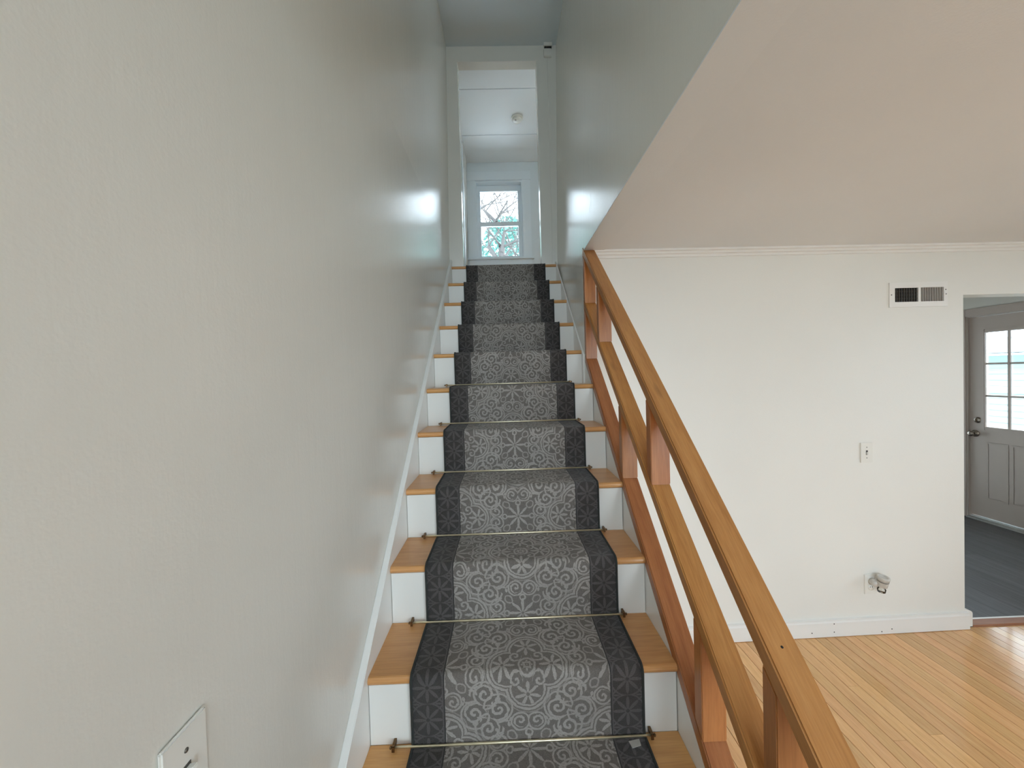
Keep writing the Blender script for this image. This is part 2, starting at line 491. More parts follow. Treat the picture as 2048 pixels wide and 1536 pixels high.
# back wall of the room with the opening to the kitchen
XO, XO2, ZO = 2.6245, 3.62, 1.925
def backwall(x0, x1, z0, z1):
    return [(x0, yw(x0), z0), (x1, yw(x1), z0), (x1, yw(x1) + 0.10, z0), (x0, yw(x0) + 0.10, z0),
            (x0, yw(x0), z1), (x1, yw(x1), z1), (x1, yw(x1) + 0.10, z1), (x0, yw(x0) + 0.10, z1)]
vs, fs = [], []
for b_ in ((0.5062, XO, -0.014, ZC), (XO, XO2, ZO, ZC), (XO2, 4.6, -0.014, ZC)):
    n = len(vs); vs += backwall(*b_); fs += [tuple(i + n for i in f) for f in BF]
struct(mesh('wall_back', vs, fs, 'wall_paint'), 'cream white wall with the vent and the opening to the kitchen', 'wall')
# walls of the room out of the frame, with their windows
struct(boxes('wall_right', [(4.6, 4.72, YB, -0.3, -0.2, ZC), (4.6, 4.72, 1.5, 2.9, -0.2, ZC), (4.6, 4.72, -0.3, 1.5, -0.2, 0.95),
                            (4.6, 4.72, -0.3, 1.5, 2.05, ZC), (4.6, 4.72, 3.735, 4.7, -0.2, ZC), (4.6, 4.72, 2.9, 3.735, 1.985, ZC),
                            (4.6, 4.72, 2.9, 3.735, -0.2, 0.0)], 'wall_paint'), 'outside wall holding the half glazed door', 'wall')
struct(boxes('wall_front', [(XW - 0.1, -0.38, YB - 0.12, YB, -0.2, ZUC + 0.1), (0.42, 0.65, YB - 0.12, YB, -0.2, ZUC + 0.1), (-0.38, 0.42, YB - 0.12, YB, -0.2, 1.42), (-0.38, 0.42, YB - 0.12, YB, 4.08, ZUC + 0.1), (2.45, 4.72, YB - 0.12, YB, -0.2, ZC + 0.1),
                            (0.65, 2.45, YB - 0.12, YB, -0.2, 0.15), (0.65, 2.45, YB - 0.12, YB, 2.05, ZC + 0.1)], 'wall_paint'), 'wall behind the camera with a wide window', 'wall')
# wall at the head of the stairs with its low doorway
DX0, DX1, DZ = -0.324 * S, 0.3565 * S, sz(4.25)
struct(boxes('wall_upper', [(XW - 0.02, DX0, YD, YD + 0.085, ZU - 0.25, ZUC), (DX1, 2.4, YD, YD + 0.085, ZU - 0.25, ZUC), (DX0, DX1, YD, YD + 0.085, DZ, ZUC)], 'stair_wall_paint'),
       'end wall at the head of the stairs around the low doorway', 'wall')
# upper room
YU = 5.175 * S
struct(box('floor', XW - 0.1, 2.4, Y0 + 0.02, YU + 0.1, ZU - 0.2, ZU - 0.001, 'tread_wood'), 'wooden landing floor at the head of the stairs', 'floor')
uc = struct(box('ceiling', XW - 0.1, 2.4, YD, YU + 0.1, ZUC + 0.012, ZUC + 0.1, 'upper_paint'), 'white boarded ceiling of the upper room in three wide panels', 'ceiling')
ys = [YD + 0.085, 3.866 * S, 4.592 * S, YU]
for i in range(3):
    t_ = 0.012
    vs = [(XW, ys[i] + 0.005, ZUC), (2.38, ys[i] + 0.005 - (t_ if i else 0), ZUC), (2.38, ys[i + 1] - 0.005 - (t_ if i < 2 else 0), ZUC), (XW, ys[i + 1] - 0.005, ZUC)]
    vs += [(v[0], v[1], ZUC + 0.012) for v in vs]
    mesh('ceiling_panel', vs, BF, 'upper_ceiling_paint', uc)
WX0, WX1, WZ0, WZ1 = -0.318 * S, 0.316 * S, sz(3.115), sz(4.137)
struct(boxes('wall_window', [(XW - 0.1, WX0, YU, YU + 0.13, ZU - 0.3, ZUC + 0.1), (WX1, 1.0, YU, YU + 0.13, ZU - 0.3, ZUC + 0.1), (2.25, 2.4, YU, YU + 0.13, ZU - 0.3, ZUC + 0.1), (1.0, 2.25, YU, YU + 0.13, ZU - 0.3, ZU + 0.2), (1.0, 2.25, YU, YU + 0.13, ZUC - 0.06, ZUC + 0.1),
                             (WX0, WX1, YU, YU + 0.13, ZU - 0.3, WZ0), (WX0, WX1, YU, YU + 0.13, WZ1, ZUC + 0.1)], 'upper_paint'), 'pale end wall of the upper room around the sash window', 'wall')
struct(box('wall_upper', 2.4, 2.5, YD, YU + 0.1, ZU - 0.2, ZUC + 0.1, 'upper_paint'), 'side wall of the upper room, out of view', 'wall')
# window upstairs: double hung sashes in a wide casing
w1 = empty('window_1', (0, YU, WZ0), 'white double hung sash window of the upper room seen through the doorway', 'window', kind='structure')
cz = sz(4.250)
box('casing', -0.427 * S, WX0 + 0.008, YU - 0.018, YU, WZ0, WZ1 + 0.004, 'upper_trim', w1, 0.002)
box('casing', WX1 - 0.008, 0.418 * S, YU - 0.018, YU, WZ0, WZ1 + 0.004, 'upper_trim', w1, 0.002)
box('head_casing', -0.427 * S, 0.424 * S, YU - 0.022, YU, WZ1 + 0.004, cz, 'upper_trim', w1, 0.002)
box('sill', -0.450 * S, 0.444 * S, YU - 0.045, YU + 0.06, WZ0 - 0.022, WZ0, 'upper_trim', w1, 0.004)
box('apron', -0.420 * S, 0.415 * S, YU - 0.018, YU, WZ0 - 0.11, WZ0 - 0.022, 'upper_trim', w1, 0.002)
def frame(name, x0, x1, z0, z1, t, y0, y1, parent, mat='upper_trim', tb=None, tt=None):
    tb = tb or t; tt = tt or t
    return boxes(name, [(x0, x0 + t, y0, y1, z0, z1), (x1 - t, x1, y0, y1, z0, z1), (x0 + t, x1 - t, y0, y1, z0, z0 + tb), (x0 + t, x1 - t, y0, y1, z1 - tt, z1)], mat, parent)
frame('window_frame', WX0, WX1, WZ0, WZ1, 0.018, YU, YU + 0.13, w1)
zm = sz(3.590)
su = frame('sash', WX0 + 0.018, WX1 - 0.018, zm - 0.014, WZ1 - 0.020, 0.041, YU + 0.070, YU + 0.100, w1, tb=0.028, tt=0.072)
box('pane', WX0 + 0.055, WX1 - 0.055, YU + 0.083, YU + 0.087, zm, WZ1 - 0.080, 'window_glass', su)
sl_ = frame('sash', WX0 + 0.018, WX1 - 0.018, WZ0, zm + 0.020, 0.044, YU + 0.035, YU + 0.065, w1, tb=0.036, tt=0.050)
box('pane', WX0 + 0.055, WX1 - 0.055, YU + 0.048, YU + 0.052, WZ0 + 0.03, zm, 'window_glass', sl_)
# door trim on the upper room's left wall and the doorway's jambs
struct(box('trim_1', wl(3.3) - 0.001, wl(3.3) + 0.016, 4.20, 4.30, ZU, sz(4.30), 'upper_trim', bevel=0.002), 'white upright trim board on the left wall of the upper room', 'trim')
# windows out of the frame
def plain_window(name, y_or_x, a0, a1, z0, z1, along, label):
    w = empty(name, ((y_or_x, (a0 + a1) / 2, z0) if along == 'Y' else ((a0 + a1) / 2, y_or_x, z0)), label, 'window', kind='structure')
    t = 0.05
    bl = []
    for (p0, p1, q0, q1) in ((a0, a0 + t, z0, z1), (a1 - t, a1, z0, z1), (a0, a1, z0, z0 + t), (a0, a1, z1 - t, z1), ((a0 + a1) / 2 - .03, (a0 + a1) / 2 + .03, z0 + t, z1 - t)):
        bl.append((y_or_x - .04, y_or_x, p0, p1, q0, q1) if along == 'Y' else (p0, p1, y_or_x - .04, y_or_x, q0, q1))
    boxes('window_frame', bl, 'trim_paint', w)
    g_ = (y_or_x - .022, y_or_x - .018, a0 + t, a1 - t, z0 + t, z1 - t) if along == 'Y' else (a0 + t, a1 - t, y_or_x - .022, y_or_x - .018, z0 + t, z1 - t)
    box('pane', *g_, 'window_glass', w)
plain_window('window_2', 4.70, -0.3, 1.5, 0.95, 2.05, 'Y', 'wide window in the outside wall of the room, out of view')
plain_window('window_3', YB - 0.04, 0.65, 2.45, 0.15, 2.05, 'X', 'wide window behind the camera, out of view')
plain_window('added_window_4', YB - 0.04, -0.38, 0.42, 1.42, 4.08, 'X', 'unseen tall window added behind the camera to light the stairwell')  # added opening, lights the hall walls and ceiling from behind
plain_window('added_window_5', YU + 0.10, 1.0, 2.25, ZU + 0.2, ZUC - 0.06, 'X', 'unseen wide second window added to brighten the upper room')  # extra opening put in to brighten the upper room
plain_window('added_window_6', 4.78, 2.42, 4.35, 0.3, 2.08, 'X', 'unseen window added behind the room wall to light the kitchen')  # invented opening, lifts the light on the kitchen door and floor
struct(box('wall_stair', XW - 0.1, 2.2, YD + 0.2, YD + 0.28, -0.2, ZU - 0.202, 'wall_paint'), 'hidden wall closing the space under the landing', 'wall')
# kitchen beyond the opening
kf = struct(box('floor', 2.3, 4.7, 2.2605, 4.8, -0.2, -0.010, 'dark_gap'), 'dark grey vinyl plank floor of the kitchen beyond the opening', 'floor')
x = 2.40
while x < 4.6:
    y = yw(3.1) + 0.074
    ln = random.uniform(0.4, 1.2)
    while y < 4.7:
        y1 = min(y + ln, 4.7)
        box('floor_plank', x + 0.0008, min(x + 0.1492, 4.6), y, y1 - 0.0016, -0.010, 0.0, 'kitchen_vinyl', kf)
        y = y1; ln = 1.2
    x += 0.15
struct(boxes('wall_kitchen', [(2.3, 2.42, 4.7, 4.8, -0.2, ZC), (4.35, 4.72, 4.7, 4.8, -0.2, ZC), (2.42, 4.35, 4.7, 4.8, -0.2, 0.3), (2.42, 4.35, 4.7, 4.8, 2.08, ZC)], 'wall_paint'), 'far wall of the kitchen, hidden by the opening edge', 'wall')
struct(box('wall_kitchen', 2.2, 2.3, 2.25, 4.8, -0.2, ZC, 'wall_paint'), 'side wall of the kitchen, hidden by the room wall', 'wall')
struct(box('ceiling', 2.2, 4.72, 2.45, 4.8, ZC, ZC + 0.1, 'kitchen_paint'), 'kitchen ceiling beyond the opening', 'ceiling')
th = empty('threshold', (3.1, yw(3.1) + 0.03, 0), 'red brown wooden threshold strip in the kitchen opening with a pale edge strip', 'threshold', kind='structure')
prism('wood_strip', [(yw(3.1) - 0.004, 0.0), (yw(3.1) + 0.002, 0.010), (yw(3.1) + 0.048, 0.012), (yw(3.1) + 0.05, 0.0)], 'X', XO + 0.0555, XO2, 'threshold_wood', th)
prism('edge_strip', [(yw(3.1) + 0.0505, 0.0), (yw(3.1) + 0.0505, 0.011), (yw(3.1) + 0.062, 0.012), (yw(3.1) + 0.0735, 0.001), (yw(3.1) + 0.0735, 0.0)], 'X', XO + 0.0555, XO2, 'trim_paint', th)
# crown trim and baseboard of the back wall
pr = [(0, 0), (-0.034, 0), (-0.034, -0.010), (-0.023, -0.0105), (-0.021, -0.013), (-0.021, -0.024), (-0.011, -0.0245), (-0.009, -0.027), (-0.009, -0.039), (0, -0.040)]
def along_wall(name, prof, x0, x1, zb, mat, label, cat):
    n = len(prof)
    vs = [(x0, yw(x0) + p[0], zb + p[1]) for p in prof] + [(x1, yw(x1) + p[0], zb + p[1]) for p in prof]
    fs = [tuple(range(n)), tuple(range(2 * n - 1, n - 1, -1))] + [(i, (i + 1) % n, (i + 1) % n + n, i + n) for i in range(n)]
    return struct(mesh(name, vs, fs, mat), label, cat)
along_wall('trim_2', pr, 0.5085, 4.6, ZC, 'trim_paint', 'narrow stepped white moulding where the back wall meets the ceiling', 'trim')
pb = [(0, 0.003), (-0.016, 0.003), (-0.016, 0.082), (-0.012, 0.090), (-0.012, 0.096), (0, 0.099)]
bb = along_wall('baseboard_back', pb, 0.5085, XO + 0.012, 0, 'trim_paint', 'white baseboard with nail holes along the cream back wall', 'baseboard')
for (nx, nz) in ((1.83, 0.077), (1.83, 0.030), (1.70, 0.030), (2.17, 0.030), (2.11, 0.018)):
    lathe('nail_hole', (nx, yw(nx) - 0.0165, nz), (0, 1, 0), [(0, 0.0032), (0.0006, 0.0032)], 'dark_gap', bb, 8)
bp = struct(prism('trim_3', [(XO + 0.0005, 0.003), (XO + 0.055, 0.003), (XO + 0.055, 0.082), (XO + 0.050, 0.092), (XO + 0.0005, 0.112)], 'Y', yw(XO) + 0.006, yw(XO) + 0.099, 'trim_paint', bevel=0.001),
            'white base block on the jamb of the kitchen opening', 'trim')

# exterior door, half glazed, in the kitchen
D0, D1, DXF = 2.905, 3.725, 4.615
d1 = empty('door_1', (DXF, (D0 + D1) / 2, 0), 'grey white half glazed outside door with nine panes in the kitchen', 'door', kind='structure')
GY0, GY1, GZ0, GZ1 = 3.060, 3.612, 0.905, 1.828
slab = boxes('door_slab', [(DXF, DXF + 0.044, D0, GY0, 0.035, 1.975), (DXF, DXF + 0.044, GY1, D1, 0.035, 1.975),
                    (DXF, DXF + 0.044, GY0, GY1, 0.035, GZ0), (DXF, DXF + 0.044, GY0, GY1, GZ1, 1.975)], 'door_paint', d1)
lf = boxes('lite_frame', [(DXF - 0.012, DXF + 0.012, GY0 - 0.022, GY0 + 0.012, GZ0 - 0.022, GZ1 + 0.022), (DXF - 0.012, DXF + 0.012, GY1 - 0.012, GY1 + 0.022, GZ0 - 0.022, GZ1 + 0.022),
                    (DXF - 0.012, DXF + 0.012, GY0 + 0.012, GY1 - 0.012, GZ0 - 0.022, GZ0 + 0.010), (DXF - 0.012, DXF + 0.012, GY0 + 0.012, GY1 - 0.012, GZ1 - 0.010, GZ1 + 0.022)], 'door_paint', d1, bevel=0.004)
gy = [GY0 + (GY1 - GY0) * i / 3 for i in range(4)]; gz = [GZ0 + (GZ1 - GZ0) * i / 3 for i in range(4)]
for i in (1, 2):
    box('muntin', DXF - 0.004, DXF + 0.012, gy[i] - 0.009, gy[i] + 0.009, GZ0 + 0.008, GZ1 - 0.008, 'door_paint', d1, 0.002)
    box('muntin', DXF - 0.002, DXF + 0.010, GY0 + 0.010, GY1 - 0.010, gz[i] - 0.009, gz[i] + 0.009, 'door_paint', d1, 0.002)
for i in range(3):
    for j in range(3):
        box('pane', DXF + 0.018, DXF + 0.022, gy[i] + 0.001, gy[i + 1] - 0.001, gz[j] + 0.001, gz[j + 1] - 0.001, 'window_glass', d1)
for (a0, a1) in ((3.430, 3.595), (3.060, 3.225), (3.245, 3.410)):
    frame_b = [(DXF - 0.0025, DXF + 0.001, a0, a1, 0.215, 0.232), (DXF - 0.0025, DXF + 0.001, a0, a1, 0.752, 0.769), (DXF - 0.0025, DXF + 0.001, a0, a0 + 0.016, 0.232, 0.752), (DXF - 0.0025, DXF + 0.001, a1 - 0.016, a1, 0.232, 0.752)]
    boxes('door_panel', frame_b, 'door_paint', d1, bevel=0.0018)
lathe('door_knob', (DXF, 3.680, 0.840), (-1, 0, 0), [(0, 0.033), (0.006, 0.033), (0.009, 0.018), (0.012, 0.012), (0.030, 0.012), (0.036, 0.020), (0.046, 0.0275), (0.056, 0.027), (0.063, 0.018), (0.065, 0.004)], 'satin_nickel', d1)
lathe('deadbolt', (DXF, 3.660, 0.973), (-1, 0, 0), [(0, 0.030), (0.010, 0.029), (0.016, 0.022), (0.018, 0.006)], 'satin_nickel', d1)
box('deadbolt_turn', DXF - 0.032, DXF - 0.016, 3.656, 3.664, 0.957, 0.989, 'satin_nickel', d1, 0.002)
box('latch_plate', DXF - 0.002, DXF + 0.03, 3.7265, 3.7295, 0.815, 0.865, 'antique_brass', d1)
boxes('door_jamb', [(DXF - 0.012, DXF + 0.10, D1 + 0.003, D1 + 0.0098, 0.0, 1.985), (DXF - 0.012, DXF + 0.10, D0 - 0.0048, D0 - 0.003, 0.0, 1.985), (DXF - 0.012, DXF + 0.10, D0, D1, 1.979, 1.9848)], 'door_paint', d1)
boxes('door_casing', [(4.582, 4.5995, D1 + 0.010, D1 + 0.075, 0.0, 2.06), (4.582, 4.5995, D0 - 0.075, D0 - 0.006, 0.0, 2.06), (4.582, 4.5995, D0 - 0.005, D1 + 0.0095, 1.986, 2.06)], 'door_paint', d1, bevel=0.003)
prism('door_sill', [(4.565, 0.001), (4.575, 0.014), (4.60, 0.016), (4.605, 0.028), (4.72, 0.028), (4.72, 0.001)], 'Y', D0 + 0.001, D1 - 0.001, 'wear_metal', d1)

# ------------------------------------------------------------------ staircase
st = empty('staircase', (0.02, Y0 - G * 5, 0), 'straight closed flight of honey wood treads with white risers', 'staircase')
OV = 0.006                                          # nosing overhang
def ztop(k): return Z0 - RISE * k + TT
def yn(k): return Y0 - G * k
def yr(k): return yn(k) + OV                       # riser face under nosing k
def xr_at(y): return min(XR, rightwall(y) - 0.0005) if y > yw(0.5) else XR
for k in range(0, NS + 1):
    yb_ = yr(k - 1) - 0.0005 if k else Y0 + 0.0195
    z1, z0_ = ztop(k), ztop(k) - TT
    r_ = 0.009
    prof = [(yb_, z0_), (yb_, z1)]
    for i in range(7):
        an = math.pi / 2 + math.pi * i / 6
        prof.append((yn(k) + r_ + math.cos(an) * r_, z1 - 0.011 + math.sin(an) * 0.011))
    prism('tread', prof, 'X', XL, xr_at(yn(k)), 'tread_wood', st, bevel=0.0)
    if k <= NS:
        zb_ = ztop(k + 1) if k < NS else 0.0
        box('riser', XL + 0.0012, xr_at(yn(k)) - 0.002, yr(k), yr(k) + 0.016, zb_ + 0.0005, z0_ - 0.0005, 'riser_paint', st)
yb0 = yn(NS)
# skirt board on the left wall
ZS = 0.052
ya, yb2 = yb0 - 0.05, YD - 0.001
prism('skirt_board', [(ya, 0.0), (ya, nosing(ya) + ZS), (yb2, nosing(yb2) + ZS), (yb2, ZU - 0.25), (yb2 - 0.3, nosing(yb2 - 0.3) - 0.34), (ya + 0.45, 0.0)], 'X', XW + 0.0003, XL - 0.0003, 'trim_paint', st, bevel=0.002)
prism('skirt_board', [(yw(0.5) + 0.012, nosing(yw(0.5)) - 0.26), (yw(0.5) + 0.012, nosing(yw(0.5) + 0.012) + 0.02), (yb2, nosing(yb2) + 0.02), (yb2, ZU - 0.25)], 'X', 0.4385, rightwall(2.2) - 0.0003, 'trim_paint', st)
# white closed stringer under the railing
RL, RR = XR + 0.0004, XR + 0.0652 * S               # railing width
yw5 = yw(0.5) - 0.001
prism('stringer', [(ya, 0.0), (ya, nosing(ya) - 0.012), (yw5, nosing(yw5) - 0.012), (yw5, nosing(yw5) - 0.30), (ya + 0.40, 0.0)], 'X', XR + 0.0006, XR + 0.026, 'trim_paint', st)
struct(prism('wall_stair', [(ya, 0.0), (ya, nosing(ya) - 0.012), (yw5, nosing(yw5) - 0.012), (yw5, 0.0)], 'X', XR + 0.0262, RR - 0.002, 'wall_paint'), 'white panelled side wall under the stair railing', 'wall')

# ------------------------------------------------------------------ railing of flat lumber
rl = empty('stair_railing', (0.48, 1.2, 0), 'reddish brown stair railing of three sloping timber rails with short posts', 'railing')
def rail(name, off, mat, y0, y1, thick=0.049 * S):
    poly = [(y0, nosing(y0) + off - thick), (y0, nosing(y0) + off), (y1, nosing(y1) + off), (y1, nosing(y1) + off - thick)]
    return prism(name, poly, 'X', RL, RR, mat, rl, bevel=0.0035)
TO, MO, BO = 0.672 * S, 0.364 * S, 0.038 * S
TH = 0.049 * S
yr0 = 0.36
rail('top_rail', TO, 'rail_wood', yr0, yw5)
rail('middle_rail', MO, 'rail_wood', yr0, yw5)
rail('bottom_rail', BO, 'rail_wood_red', yr0, yw5, 0.0475)
PD = 0.036
def post(yf, lo, hi):
    y0, y1 = yf, yf + PD
    if y1 > yw5: y0, y1 = yw5 - PD, yw5
    poly = [(y0, nosing(y0) + lo + 0.0005), (y1, nosing(y1) + lo + 0.0005), (y1, nosing(y1) + hi - TH - 0.0005), (y0, nosing(y0) + hi - TH - 0.0005)]
    prism('post', poly, 'X', RL + 0.0002, RR - 0.0002, 'post_wood', rl, bevel=0.002)
for yf in (2.2, 1.79, 1.181, 0.637): post(yf, MO, TO)
for yf in (2.2, 1.478, 0.893): post(yf, BO, MO)
box('newel_post', RL - 0.006, RR + 0.012, yr0 - 0.085, yr0 - 0.0005, 0.0, nosing(yr0) + TO + 0.06, 'post_wood', rl, 0.004)
lathe('nail_head', (RR - 0.030, 0.662, nosing(0.662) + TO + 0.0001), (0, -SL, 1), [(0, 0.0024), (0.0004, 0.0024)], 'dark_gap', rl, 8)

# ------------------------------------------------------------------ stair runner
RX0, RX1 = -0.2985 * S, 0.3795 * S
def runner_path():
    """(y, z) points down the flight, on the upper surface of treads and risers"""
    e = 0.0005
    P = [(YD + 0.06, ZU + e)]
    for k in range(0, NS + 1):
        y_, z_ = yn(k), ztop(k)
        for i in range(8):                         # over the nosing
            an = math.pi / 2 + math.pi / 2 * i / 7
            rr_ = 0.014
            P.append((y_ + 0.012 + math.cos(an) * (0.0125 + e), z_ - rr_ + math.sin(an) * (rr_ + e)))
        P.append((y_ - e, z_ - 0.05))
        zb_ = ztop(k + 1) if k < NS else 0.0
        P.append((y_ - e * 0.5, zb_ + 0.03))
        for i in range(4):                         # into the corner
            an = math.pi / 2 * i / 3
            P.append((y_ - 0.003 - 0.012 * (1 - math.cos(an)), zb_ + 0.0128 - 0.012 * math.sin(an) + e))
    return P
PATH = runner_path()
VL = [0.0]
for a_, b_ in zip(PATH, PATH[1:]): VL.append(VL[-1] + math.hypot(a_[0] - b_[0], a_[1] - b_[1]))
i9 = min(range(len(PATH)), key=lambda i: abs(PATH[i][0] - yn(9)) + abs(PATH[i][1] - ztop(9)))
VOFF = VL[i9] - 0.016
def strip_mesh(name, x0, x1, thick, mat, parent, ucen, nx=2):
    n = len(PATH)
    bm = bmesh.new(); uvl = bm.loops.layers.uv.new('UVMap')
    nor = []
    for i in range(n):
        a_, b_ = PATH[max(i - 1, 0)], PATH[min(i + 1, n - 1)]
        dy, dz = b_[0] - a_[0], b_[1] - a_[1]; l = math.hypot(dy, dz)
        nor.append((dz / l, -dy / l))
    top, bot = [], []
    for i, (y, z) in enumerate(PATH):
        top.append([bm.verts.new((x0 + (x1 - x0) * j / nx, y + nor[i][0] * thick, z + nor[i][1] * thick)) for j in range(nx + 1)])
        bot.append([bm.verts.new((x0 + (x1 - x0) * j / nx, y, z)) for j in range(nx + 1)])
    vv = {}
    for i in range(n):
        for j in range(nx + 1):
            q = (x0 + (x1 - x0) * j / nx - ucen, VL[i] - VOFF + 40 * 0.2245)
            vv[top[i][j]] = q; vv[bot[i][j]] = q
    def F(*a): 
        f = bm.faces.new(a)
        for lp in f.loops: lp[uvl].uv = vv[lp.vert]
        f.smooth = True
    for i in range(n - 1):
        for j in range(nx):
            F(top[i][j], top[i][j + 1], top[i + 1][j + 1], top[i + 1][j])
            F(bot[i][j + 1], bot[i][j], bot[i + 1][j], bot[i + 1][j + 1])
        F(top[i][0], top[i + 1][0], bot[i + 1][0], bot[i][0])
        F(top[i][nx], bot[i][nx], bot[i + 1][nx], top[i + 1][nx])
    bmesh.ops.recalc_face_normals(bm, faces=bm.faces)
    me = bpy.data.meshes.new(name); bm.to_mesh(me); bm.free()
    return link(name, me, mat, parent)
XC = (RX0 + RX1) / 2
run = strip_mesh('stair_runner', RX0 + 0.005, RX1 - 0.005, 0.0065, 'runner_pile', None, XC, 4)
tag(run, 'grey carpet runner with scroll pattern and dark side bands down the stairs', 'carpet runner')
strip_mesh('binding', RX0 - 0.001, RX0 + 0.0055, 0.0085, 'binding_cloth', run, XC, 1)
strip_mesh('binding', RX1 - 0.0055, RX1 + 0.001, 0.0085, 'binding_cloth', run, XC, 1)
yt, zt = yr(9) - 0.05, ztop(10)
mesh('care_tag', [(0.300, yt + 0.018, zt + 0.0085), (0.330, yt + 0.022, zt + 0.0095), (0.327, yt - 0.002, zt + 0.015), (0.303, yt - 0.006, zt + 0.013),
                  (0.300, yt + 0.018, zt + 0.0091), (0.330, yt + 0.022, zt + 0.0101), (0.327, yt - 0.002, zt + 0.0156), (0.303, yt - 0.006, zt + 0.0136)], BF, 'label_cloth', run)

# ------------------------------------------------------------------ stair rods
rod_labels = {10: 'lowest brass stair rod, thick and bright at the bottom edge of the photo',
              9: 'brass stair rod across the runner, second from the bottom',
              8: 'brass stair rod across the runner, third from the bottom',
              7: 'thin brass stair rod, fourth from the bottom',
              6: 'thin brass stair rod, fifth from the bottom, second from the top',
              5: 'highest thin brass stair rod, level with the middle of the railing'}
for k, lab in rod_labels.items():
    yy, zz = yr(k - 1) - 0.021, ztop(k) + 0.0115
    e_ = empty('stair_rod', (XC, yy, ztop(k)), lab, 'stair rod', 'brass rods holding the stair runner')
    xa, xb = -0.355 * S, 0.402 * S
    lathe('rod', (xa, yy, zz), (1, 0, 0), [(0, 0.0005), (0.001, 0.0034), (xb - xa - 0.001, 0.0034), (xb - xa, 0.0005)], 'brass', e_, 12)
    for xx, sg in ((xa, 1), (xb, -1)):
        xm = xx + sg * 0.005
        boxes('bracket', [(xm - 0.0035, xm + 0.0035, yy + 0.0036, yr(k - 1) - 0.0003, zz - 0.006, zz + 0.006),
                          (xm - 0.0035, xm + 0.0035, yy - 0.0055, yy + 0.006, zz + 0.0036, zz + 0.0056),
                          (xm - 0.0035, xm + 0.0035, yy - 0.0060, yy - 0.0036, zz - 0.008, zz + 0.0056)], 'antique_brass', e_)
        lathe('finial', (xx - sg * 0.001, yy, zz), (-sg, 0, 0), [(0, 0.0038), (0.002, 0.0044), (0.004, 0.003), (0.005, 0.001)], 'antique_brass', e_, 10)

# ------------------------------------------------------------------ fittings on the back wall
def yv(x, d): return yw(x) - d
# air vent
V0, V1, VZ0, VZ1 = 2.184, 2.519, 1.862, 2.000
ym = yw((V0 + V1) / 2)
av = empty('air_vent', ((V0 + V1) / 2, ym, VZ0), 'white wall vent with one dark and one grey grille half', 'vent')
ox = [(2.215, 2.350), (2.364, 2.497)]; oz0, oz1 = 1.891, 1.970
boxes('vent_frame', [(V0, V1, ym - 0.009, ym - 0.001, VZ0, oz0), (V0, V1, ym - 0.009, ym - 0.001, oz1, VZ1), (V0, ox[0][0], ym - 0.009, ym - 0.001, oz0, oz1),
                     (ox[0][1], ox[1][0], ym - 0.009, ym - 0.001, oz0, oz1), (ox[1][1], V1, ym - 0.009, ym - 0.001, oz0, oz1)], 'trim_paint', av)
box('vent_duct', ox[0][0] + 0.001, ox[0][1] - 0.001, ym - 0.0035, ym - 0.0025, oz0, oz1, 'dark_duct', av)
box('damper', ox[1][0] + 0.001, ox[1][1] - 0.001, ym - 0.0035, ym - 0.0025, oz0, oz1, 'grille_grey', av)
for j, (a0, a1) in enumerate(ox):
    for i in range(9):
        xx = a0 + (a1 - a0) * (i + 0.8) / 9.4
        box('vent_slat', xx - 0.0012, xx + 0.0012, ym - 0.0078, ym - 0.0038, oz0 + 0.0005, oz1 - 0.0005, 'grille_dark' if j == 0 else 'grille_grey', av)
    for i in range(3):
        zz = oz0 + (oz1 - oz0) * (i + 1) / 4
        box('vent_bar', a0 + 0.0005, a1 - 0.0005, ym - 0.0050, ym - 0.0040, zz - 0.001, zz + 0.001, 'grille_dark' if j == 0 else 'grille_grey', av)
for (sx_, sz__) in ((2.195, 1.932), (2.508, 1.955), (2.510, 1.930)):
    lathe('vent_screw', (sx_, ym - 0.009, sz__), (0, -1, 0), [(0, 0.0035), (0.0015, 0.003), (0.002, 0.001)], 'screw_metal', av, 10)
# light switch on the back wall
def toggle_switch(x, z, label):
    y = yw(x) - 0.0004
    s_ = empty('light_switch', (x, y, z - 0.057), label, 'light switch')
    box('plate', x - 0.0355, x + 0.0355, y - 0.006, y, z - 0.057, z + 0.057, 'plate_plastic', s_, 0.002)
    box('toggle_slot', x - 0.0055, x + 0.0055, y - 0.0066, y - 0.0058, z - 0.013, z + 0.013, 'grille_dark', s_)
    prism('toggle', [(y - 0.0064, z - 0.010), (y - 0.0064, z + 0.004), (y - 0.017, z - 0.006), (y - 0.016, z - 0.012)], 'X', x - 0.0042, x + 0.0042, 'plate_plastic', s_, 0.001)
    for dz in (0.030, -0.030):
        lathe('screw', (x, y - 0.006, z + dz), (0, -1, 0), [(0, 0.003), (0.001, 0.0026), (0.0013, 0.001)], 'screw_metal', s_, 10)
toggle_switch(2.042, 1.045, 'white toggle light switch on the cream wall left of the kitchen opening')
